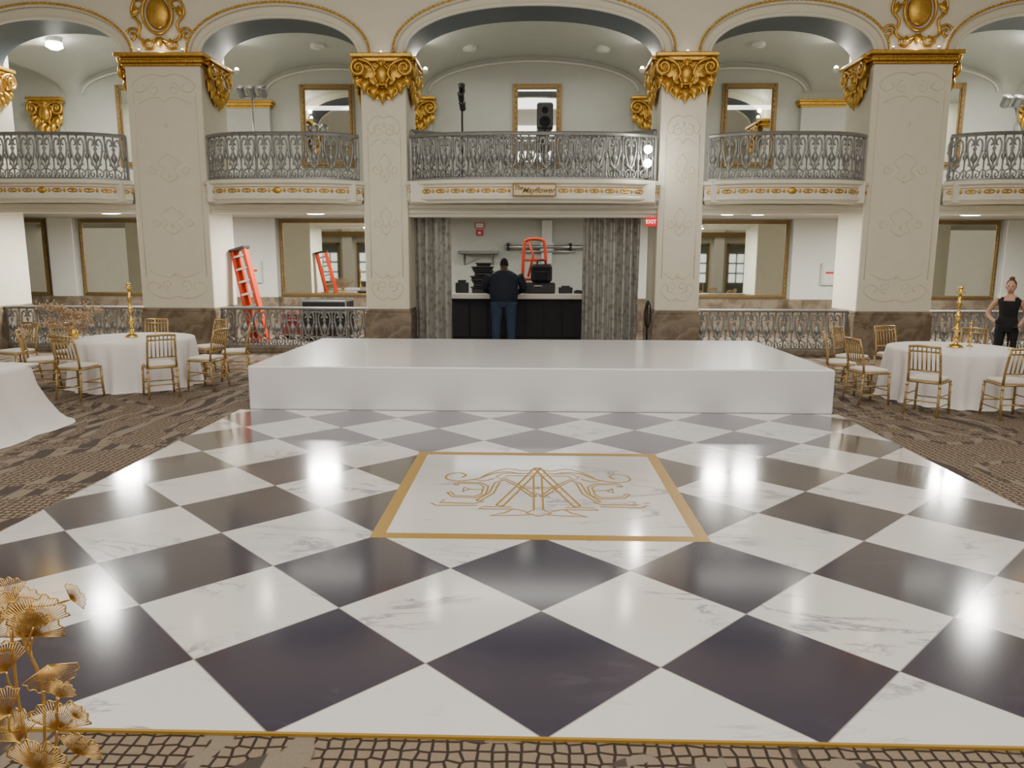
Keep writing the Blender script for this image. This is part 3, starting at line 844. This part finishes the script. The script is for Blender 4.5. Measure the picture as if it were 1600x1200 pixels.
lf=lf.build('gold_leaf',LEAFG,k=1); LFME=lf.data; bpy.data.objects.remove(lf)
stm=MB()
leaves=[(-1.015,.86,1.0,.1),(-.955,.905,.5,.9),(-1.06,.815,1.05,-.3),(-1.01,.76,.85,2.9),(-1.10,.745,1.0,-.5),(-.975,.70,.55,.2),(-1.01,.60,1.0,.2),(-.955,.645,.45,.6),(-1.08,.665,1.0,-.8),(-1.11,.84,1.0,-.5),(-1.04,.53,1.05,.2),(-1.09,.58,1.0,-.5),(-.985,.53,.8,.6),(-1.06,.88,.8,-.3),(-1.03,.83,.9,.4),(-1.08,.90,.8,-.6)]
stems=[smooth_pts([(0,0,.3),(.01,-.02,.6),(.03,-.03,.85),(.0,-.04,1.0),(.04,-.05,1.10)],6),
       smooth_pts([(0,0,.3),(-.02,-.02,.55),(-.04,-.03,.8),(-.03,-.04,1.02)],6),
       smooth_pts([(0,0,.3),(.02,-.01,.5),(.05,-.02,.7),(.07,-.03,.82)],6)]
for s_ in stems: stm.tube(s_,.0045,6)
for (x,z,sc,ro) in leaves:
    lx=(x+1.06)*K; lz=z*K-.03; ly=-.05+random.uniform(-.04,.04)
    best=min((p for s_ in stems for p in s_),key=lambda p:(p[0]-lx)**2+(p[2]-(lz-.07))**2)
    stm.tube(smooth_pts([best,((best[0]+lx)/2,ly,(best[2]+lz)/2-.01),(lx,ly,lz)],4),.0028,5)
    o=bpy.data.objects.new('gold_leaf',LFME); COL.objects.link(o); o.parent=r; o.location=(lx,ly,lz)
    o.rotation_euler=(random.uniform(-.35,.1),ro,random.uniform(-.2,.5)); o.scale=(sc*.85,sc*.85,sc*.85)
stm.build('stem',LEAFG,r,k=1)

# ------------------------------------------------------------ curtains, counter
def curtain(x0,x1,label):
    n=160; cx=(x0+x1)/2; vs=[]; fs=[]
    zs=[GZ+.01,.5,1.2,1.9,2.33]
    for z in zs:
        for k in range(n+1):
            u=(x1-x0)*k/n; x=x0+u-cx; a=.045*(1.0-.25*(z/2.3))
            vs.append((x+.012*math.sin(k*.9+z),a*math.sin(u*44+1.5*math.sin(u*7))+.022*math.sin(u*19+z*1.5),z))
    for j in range(len(zs)-1):
        for k in range(n): a=j*(n+1)+k; fs.append((a,a+1,a+n+2,a+n+1))
    r=root('curtain',(cx,13.15,0),label,'curtain',group='stage curtains')
    MB().add(vs,fs,True).build('drape',CURT,r)
    MB().box(-(x1-x0)/2,(x1-x0)/2,-.03,.03,2.33,2.36).build('heading_rail',IRON,r)
curtain(-2.04,-1.41,'grey damask floor-length curtain gathered in folds')
curtain(.87,1.84,'wide grey damask floor-length curtain gathered in folds')
r=root('bar_counter',(-.28,14.35,GZ),'bar counter with pale top and black draped front','counter')
MB().box(-1.22,1.22,-.30,.42,0,.76,.01).build('body',DARKF,r)
m=MB()
for k in range(7): m.box(-1.2+k*.345,-.90+k*.345,-.312,-.30,.05,.70,.005)
m.build('front_panel',DARKF,r)
MB().box(-1.27,1.27,-.36,.50,.76,.86,.012).build('counter_top',COUNT,r)
CT=GZ+.86
r=root('hand_truck',(.05,14.65,CT),'orange tubular hand truck standing on the counter','hand truck')
m=MB()
m.tube(smooth_pts([(-.22,0,.08),(-.22,0,.6),(-.19,0,.92),(-.15,0,1.0),(.0,0,1.02),(.15,0,1.0),(.19,0,.92),(.22,0,.6),(.22,0,.08)],5),.032,8)
for z in (.25,.62): m.tube([(-.22,0,z),(.22,0,z)],.026,6)
m.tube([(-.12,0,.98),(-.02,-.02,.70),(-.12,0,.3)],.024,6)
m.tube([(.05,0,.62),(.05,0,.1)],.02,6)
m.tube([(-.22,0,.5),(-.22,.10,.15)],.02,6); m.tube([(.22,0,.5),(.22,.10,.15)],.02,6)
m.build('frame',ORANGE,r)
MB().box(-.22,.22,-.18,.02,.0,.02,.005).build('toe_plate',STEEL,r)
for x in (-.27,.27):
    w=MB(); w.T=Matrix.Translation((x,.06,.12))@Matrix.Rotation(pi/2,4,'Y'); w.lathe([(.06,-.03),(.11,-.035),(.12,-.015),(.12,.015),(.11,.035),(.06,.03)],n=20); w.build('wheel',BLACK,r)
r=root('equipment_case',(.12,14.22,CT),'low black equipment case on the counter','case')
MB().box(-.30,.32,-.12,.14,0,.20,.02).build('case_body',BLACK,r)
m=MB().tube(smooth_pts([(-.07,-.13,.12),(-.06,-.16,.14),(.06,-.16,.14),(.07,-.13,.12)],3),.012,6); m.build('handle',STEEL,r)
r=root('camera_bag',(.18,14.22,CT+.20),'black soft bag resting on an equipment case','bag')
MB().box(-.20,.20,-.10,.12,0,.34,.05).box(-.14,.14,-.14,-.09,.04,.22,.02).build('bag_body',DARKF,r)
MB().tube(smooth_pts([(-.08,0,.33),(-.06,0,.41),(.06,0,.41),(.08,0,.33)],4),.014,6).build('bag_handle',BLACK,r)
z=CT
for k,(w_,h_) in enumerate(((.20,.12),(.19,.10),(.21,.10),(.17,.10),(.19,.08),(.13,.07))):
    r=root('black_tray',(-.93+.02*(k%2),14.35,z),'flat black serving tray in a stack on the counter','tray',group='stacked black trays')
    MB().box(-w_,w_,-.16,.16,0,h_-.03,.015).build('tray_body',BLACK,r); MB().box(-w_-.02,w_+.02,-.18,.18,h_-.03,h_-.005,.008).build('tray_lid',BLACK,r); z+=h_
for k,(x,w_,h_) in enumerate(((-1.32,.12,.24),(.64,.13,.14),(.88,.08,.06))):
    o=MB().box(-w_,w_,-.1,.1,0,h_*.8,.01).box(-w_*.6,w_*.6,-.08,.08,h_*.8,h_,.004).build('electronics_box',BLACK,loc=(x,14.3,CT)); tag(o,'small black electronics box on the counter','equipment',group='counter electronics')
r=root('wall_shelf',(-1.12,16.0,1.72),'grey metal bracket shelf fixed to the wall','shelf')
MB().box(-.42,.42,-.35,.0,.0,.06,.01).build('shelf_board',IRON,r)
for x in (-.3,.3): MB().tube([(x,-.3,.0),(x,-.015,-.22),(x,-.015,.0)],.015,6).build('bracket',IRON,r)
r=root('wall_bracket',(.30,15.99,1.87),'long brushed steel wall-mounted support rail','wall bracket')
MB().tube([(-.87,-.1,.0),(.87,-.1,.0)],.04,8).build('rail',STEEL,r)
MB().tube([(-.55,-.1,-.09),(.6,-.1,-.09)],.024,8).build('rail',STEEL,r)
m=MB().box(-.10,.12,-.08,.0,-.35,.55,.01); m.box(-.13,.15,-.10,-.06,-.08,.08,.01); m.build('wall_plate',WHITEP,r)
for x in (-.8,0.5): MB().box(x-.03,x+.03,-.14,0,-.08,.08,.008).build('clamp',BLACK,r)
# signs & alarms
r=root('exit_sign',(1.945,12.60,2.15),'red illuminated exit sign hanging under the balcony beam','sign')
EX=pm('exit_red',(.75,.0,.012),.4,var=.02,emit=.7)
EXW=pm('exit_letter_glow',(1.,.75,.72),.4,var=.02,emit=1.6)
MB().box(-.09,.09,-.02,.02,0,.145,.006).build('sign_box',EX,r)
MB().box(-.01,.01,-.01,.10,.145,.17).build('hanger',WHITEP,r)
text_mesh('lettering','EXIT',.105,EXW,r,(0,-.028,.09),(pi/2,0,0),0,.002,.001)
r=root('fire_alarm',(-1.10,16.0,2.10),'small red fire alarm strobe on the wall','fire alarm')
MB().box(-.07,.07,-.05,0,0,.12,.008).build('alarm_body',REDM,r); MB().box(-.03,.03,-.07,-.05,.03,.08,.006).build('strobe',WHITEP,r)
r=root('wall_notice',(-1.10,16.0,2.25),'small framed notice above the fire alarm','notice')
MB().box(-.10,.10,-.02,0,0,.12).build('frame',REDM,r); MB().box(-.08,.08,-.025,-.02,.015,.105).build('paper',WHITEP,r)
for x in (-5.86,6.15):
    r=root('wall_cabinet',(x,15.86,1.10),'white metal fire-equipment cabinet on the wall','wall cabinet',group='wall cabinets')
    MB().box(-.16,.16,-.05,0,0,.46,.01).build('cabinet_body',WHITEP,r); MB().box(-.13,.13,-.062,-.05,.03,.43,.004).build('door',WHITEP,r); MB().box(-.08,.08,-.068,-.062,.24,.28).build('red_stripe',REDM,r)
r=root('cable_coil',(1.92,12.48,0),'black coiled cable hanging on a low stand by a pillar','cable')
MB().tube([(0,0,0),(0,0,.95)],.015,6).box(-.08,.06,-.08,.08,0,.02,.004).build('stand',BLACK,r)
m=MB()
for q in range(4): m.tube([(-.0+.045*math.cos(2*pi*k/20),-.03-.012*q,.72+(.22-.012*q)*math.sin(2*pi*k/20)) for k in range(20)],.011,6,True)
m.build('coil',BLACK,r)
# ladder (metres)
r=root('step_ladder',(-4.84,13.22,GZ),'orange fiberglass step ladder leaning on a pillar','ladder',rot=(0,-.225,-.3))
def rail(x0,x1,y0,y1): return MB().add([(x0-.042,y0-.04,0),(x0+.042,y0-.04,0),(x0+.042,y0+.04,0),(x0-.042,y0+.04,0),(x1-.042,y1-.04,2.1),(x1+.042,y1-.04,2.1),(x1+.042,y1+.04,2.1),(x1-.042,y1+.04,2.1)],[(0,3,2,1),(4,5,6,7),(0,1,5,4),(1,2,6,5),(2,3,7,6),(3,0,4,7)])
for sx in (-1,1):
    rail(sx*.175,sx*.15,0,0).build('side_rail',ORANGE,r,k=1); rail(sx*.14,sx*.12,.11,.09).build('side_rail',ORANGE,r,k=1)
for k in range(7):
    z=.28+.28*k; hw_=.17-.025*z/2.1
    MB().box(-hw_,hw_,-.055,.045,z-.022,z+.022).build('step',STEEL,r,k=1)
    if k%2==0: MB().tube([(-hw_+.03,.105,z),(hw_-.03,.105,z)],.014,6).build('brace',STEEL,r,k=1)
MB().box(-.20,.20,-.07,.16,2.09,2.15,.01).build('top_cap',BLACK,r,k=1)
def flight(loc,w,d,h,mt,lab):
    r=root('flight_case',loc,lab,'case')
    MB().box(-w,w,-d,d,.08,h,.01).build('case_body',mt,r)
    m=MB()
    for z in (.09,h*.72,h-.02): m.box(-w-.008,w+.008,-d-.008,d+.008,z-.012,z+.012)
    for sx in (-1,1):
        for sy in (-1,1): m.box(sx*w-.012,sx*w+.012,sy*d-.012,sy*d+.012,.08,h+.005)
    m.build('edge_trim',IRON,r)
    for sx in (-1,1):
        for sy in (-1,1): MB().lathe([(.03,.0),(.035,.03),(.035,.06),(.03,.08)],sx*(w-.08),sy*(d-.06),10).build('caster',BLACK,r)
flight((-3.75,13.75,GZ),.40,.28,.75,BLACK,'black flight case with metal edges on casters')
flight((-4.42,13.98,GZ),.22,.2,.50,MAROON,'dull red rolling equipment case')
def stand(loc,h,kind,lab):
    r=root('light_stand' if kind else 'speaker_stand',loc,lab,'stand')
    m=MB().tube([(0,0,.2),(0,0,h)],.018,8)
    for k in range(3):
        a=2*pi*k/3+.4; m.tube([(0,0,.45),(.35*math.cos(a),.35*math.sin(a),0)],.012,6); m.tube([(0,0,.2),(.18*math.cos(a),.18*math.sin(a),.2)],.008,5)
    m.build('tripod',STEEL if kind==1 else BLACK,r)
    if kind==1:
        m=MB().tube([(-.22,0,h-.15),(.22,0,h-.15)],.016,6)
        for x in (-.2,0,.2):
            m.T=Matrix.Translation((x,-.02,h-.08))@Matrix.Rotation(.6,4,'X'); m.lathe([(.045,-.10),(.075,-.07),(.075,.06),(.09,.10)],n=12); m.T=Matrix()
        m.build('spotlight_heads',IRON,r)
    elif kind==2:
        m=MB()
        for dz in (0,-.14,-.30):
            m.T=Matrix.Translation((.04*math.sin(dz*20),-.02,h+dz))@Matrix.Rotation(.9,4,'X'); m.lathe([(.03,-.08),(.055,-.06),(.055,.05),(.065,.08)],n=12); m.T=Matrix()
        m.build('spotlight_heads',BLACK,r)
    else:
        MB().box(-.15,.15,-.14,.14,h-.05,h+.42,.03).build('speaker_cabinet',BLACK,r)
        m=MB()
        for z,rad in ((h+.08,.10),(h+.28,.06)):
            m.T=Matrix.Translation((0,-.142,z))@Matrix.Rotation(pi/2,4,'X'); m.lathe([(rad,0),(rad*.9,.01),(rad*.3,-.01)],n=18); m.T=Matrix()
        m.build('speaker_cone',DARKF,r)
stand((-5.05,14.0,2.78),1.85,1,'chrome tripod stand with small spotlights in the gallery')
stand((-1.27,14.0,2.78),1.82,2,'black tripod stand with clustered spotlights in the gallery')
stand((.22,14.5,2.78),1.25,0,'black loudspeaker on a tripod in front of a mirror')
stand((8.6,14.2,2.78),1.7,1,'chrome tripod stand with small spotlights in the gallery')

# ------------------------------------------------------------ people (metres, facing +y)
def human(name,loc,rz,P,label,region,mats,hair,hairmat):
    m=MB()
    m.loft(P['torso'],24)
    n0,n1=P['neck']; m.tube([n0,((n0[0]+n1[0])/2,(n0[1]+n1[1])/2,(n0[2]+n1[2])/2),n1],P['nr'],12)
    hc=P['head']; s=P.get('hs',1.)
    m.ell(hc,.078*s,.098*s,.118*s,18,14)
    m.ell((hc[0],hc[1]+.03*s,hc[2]-.06*s),.055*s,.068*s,.058*s,14,10)
    m.ell((hc[0],hc[1]+.098*s,hc[2]-.02*s),.012*s,.02*s,.024*s,8,6)
    for sx in (-1,1): m.ell((hc[0]+sx*.08*s,hc[1]-.005,hc[2]-.01*s),.012*s,.02*s,.032*s,8,6)
    for sx in (-1,1):
        L=P['leg'][0 if sx<0 else 1]
        pts=smooth_pts(L['p'],5); k=len(pts); rs=L['r']
        R=[]
        for i in range(k):
            t_=i/(k-1)*(len(rs)-1); j=min(int(t_),len(rs)-2); R.append(rs[j]+(rs[j+1]-rs[j])*(t_-j))
        m.tube(pts,R,14)
        a=L['p'][-1]; m.ell((a[0],a[1]+.06,.045),.05,.14,.045,12,8)
        A_=P['arm'][0 if sx<0 else 1]
        pts=smooth_pts(A_['p'],5); k=len(pts); rs=A_['r']; R=[]
        for i in range(k):
            t_=i/(k-1)*(len(rs)-1); j=min(int(t_),len(rs)-2); R.append(rs[j]+(rs[j+1]-rs[j])*(t_-j))
        m.tube(pts,R,12)
        w=Vector(A_['p'][-1]); d=Vector(A_['hd']).normalized(); sd=Vector(A_['hs']).normalized(); up=d.cross(sd)
        m.tube([w,w+d*.05,w+d*.09],[.03,.036,.03],10)
        for f in range(4):
            o_=(f-1.5)*.021; ln=(.065,.078,.072,.055)[f]
            b_=w+d*.085+sd*o_; m.tube([b_,b_+d*ln*.5+up*.004,b_+d*ln*.85-up*.012,b_+d*ln-up*.025],[.0105,.010,.009,.008],7)
        m.tube([w+d*.03+sd*-.03*A_.get('th',1),w+d*.055+sd*-.055*A_.get('th',1),w+d*.085+sd*-.062*A_.get('th',1)],[.013,.012,.010],7)
    tmp=m.build('tmp',SKINL,k=1)
    md=tmp.modifiers.new('r','REMESH'); md.mode='VOXEL'; md.voxel_size=.0105
    sm=tmp.modifiers.new('s','SMOOTH'); sm.iterations=3; sm.factor=.5
    bpy.context.view_layer.update()
    me=bpy.data.meshes.new_from_object(tmp.evaluated_get(bpy.context.evaluated_depsgraph_get()))
    bpy.data.objects.remove(tmp)
    me.materials.clear()
    for q in mats: me.materials.append(q)
    for p in me.polygons:
        p.use_smooth=True; p.material_index=region(p.center)
    r=root(name,loc,label,'person',rot=(0,0,rz))
    o=bpy.data.objects.new('body',me); COL.objects.link(o); o.parent=r
    h=MB(); hair(h,hc,s); h.build('hair',hairmat,r,k=1)
    for sx in (-1,1):
        MB().ell((hc[0]+sx*.03*s,hc[1]+.089*s,hc[2]+.005),.012,.008,.008,8,6).build('eye',BLACK,r,k=1)
    MB().ell((hc[0],hc[1]+.094*s,hc[2]-.065*s),.022,.008,.007,8,6).build('mouth',LIP,r,k=1)
    return r
manP=dict(torso=[(0,0,.80,.20,.16),(0,0,.90,.28,.20),(0,.0,1.0,.31,.22),(0,.01,1.12,.325,.23),(0,.03,1.28,.325,.21),(0,.06,1.42,.335,.18),(0,.085,1.52,.30,.15),(0,.10,1.59,.19,.12),(0,.11,1.63,.09,.09)],
 neck=((0,.11,1.56),(0,.18,1.69)),nr=.082,head=(0,.22,1.755),hs=1.12,
 leg=[dict(p=[(-.14,0,.90),(-.16,.02,.5),(-.17,-.02,.08)],r=[.17,.115,.09]),dict(p=[(.14,0,.90),(.16,.02,.5),(.17,-.02,.08)],r=[.17,.115,.09])],
 arm=[dict(p=[(-.32,.08,1.50),(-.44,.16,1.24),(-.30,.40,1.10)],r=[.11,.085,.05],hd=(.3,1,-.1),hs=(1,-.3,0),th=-1),
      dict(p=[(.32,.08,1.50),(.44,.16,1.24),(.28,.40,1.10)],r=[.11,.085,.05],hd=(-.3,1,-.1),hs=(1,.3,0),th=1)])
def mreg(c):
    if c.z<.09: return 3
    if c.z>1.62: return 0
    if c.y>.24 and c.z<1.25 and abs(c.x)>.08: return 0
    if c.z>.93 : return 1
    return 2
def hair_short(h,c,s): h.ell((c[0],c[1]-.014,c[2]+.010*s),.0805*s,.097*s,.114*s,18,14)
human('person',(-.50,13.52,GZ),0,manP,'person in navy t-shirt and jeans working at the counter, back turned',mreg,[SKIND,NAVY,DENIM,BLACK],hair_short,HAIRK)
wP=dict(torso=[(0,0,.80,.14,.11),(0,0,.90,.175,.125),(0,0,1.0,.15,.11),(0,0,1.08,.135,.10),(0,.01,1.22,.15,.115),(0,.01,1.32,.165,.11),(0,0,1.40,.13,.08),(0,0,1.44,.07,.06)],
 neck=((0,0,1.40),(0,.015,1.54)),nr=.048,head=(0,.03,1.585),hs=.95,
 leg=[dict(p=[(-.09,0,.86),(-.10,.02,.46),(-.10,-.02,.08)],r=[.095,.062,.045]),dict(p=[(.09,0,.86),(.10,.02,.46),(.11,-.02,.08)],r=[.095,.062,.045])],
 arm=[dict(p=[(-.165,0,1.365),(-.25,-.06,1.10),(-.20,.12,.95)],r=[.05,.038,.027],hd=(.5,.6,-.4),hs=(.6,-.4,0),th=-1),
      dict(p=[(.165,0,1.365),(.30,-.04,1.12),(.20,.10,1.0)],r=[.05,.038,.027],hd=(-.6,.5,-.3),hs=(.5,.6,0),th=1)])
def wreg(c):
    if c.z<.08: return 1
    if c.z>1.40: return 0
    if abs(c.x)>.168 and c.z>.84: return 0
    if c.z>1.34 and abs(c.x)<.08 and c.y>.0: return 0
    return 1
def hair_bun(h,c,s):
    h.ell((c[0],c[1]-.02,c[2]+.03*s),.085*s,.098*s,.10*s,16,12); h.ell((c[0],c[1]-.05,c[2]+.13*s),.045,.045,.04,12,8)
human('person',(6.56,10.5,0),pi*.80,wP,'person in black tank top, hair in a bun, standing',wreg,[SKINL,BLKC],hair_bun,HAIRB)

# ------------------------------------------------------------ lights
def area(name,loc,sx,sy,e,col,rot=(0,0,0)):
    l=bpy.data.lights.new(name,'AREA'); l.shape='RECTANGLE'; l.size=sx*K; l.size_y=sy*K; l.energy=e; l.color=col
    o=bpy.data.objects.new(name,l); COL.objects.link(o); o.location=[c*K for c in loc]; o.rotation_euler=rot; return o
WARM=(1.,.935,.84)
for y in (-2.5,5): area('hall_area_light',(0,y,TOPZ-.1),15,4,820,WARM)
area('upper_gallery_light',(0,14.7,5.3),3.2,.5,32,(1,.97,.88))
for sg in (-1,1): area('upper_gallery_light',(sg*5.98,14.7,4.9),5.0,.5,26,(1,.97,.88))
area('lower_gallery_light',(-.2,14.4,2.43),2.6,.5,26,(.98,1,.92))
area('hall_front_fill',(0,-4,5.6),10,2,340,WARM,(math.radians(62),0,0))  # broad fill added behind the camera, tilted at the arcade; no fixture
wd_=bpy.data.worlds.new('world'); SC.world=wd_; wd_.use_nodes=True
wd_.node_tree.nodes['Background'].inputs[0].default_value=(.9,.87,.82,1); wd_.node_tree.nodes['Background'].inputs[1].default_value=.3

# ------------------------------------------------------------ camera
cam=bpy.data.cameras.new('camera'); cam.sensor_width=36; cam.lens=1170/1600*36; cam.clip_end=200
co=bpy.data.objects.new('camera',cam); COL.objects.link(co); SC.camera=co
M=Matrix.Rotation(math.radians(1.47),4,'Z')@Matrix.Rotation(math.radians(90-9.41),4,'X')@Matrix.Rotation(.0035,4,'Z')
M.translation=(0,0,1.6*K); co.matrix_world=M
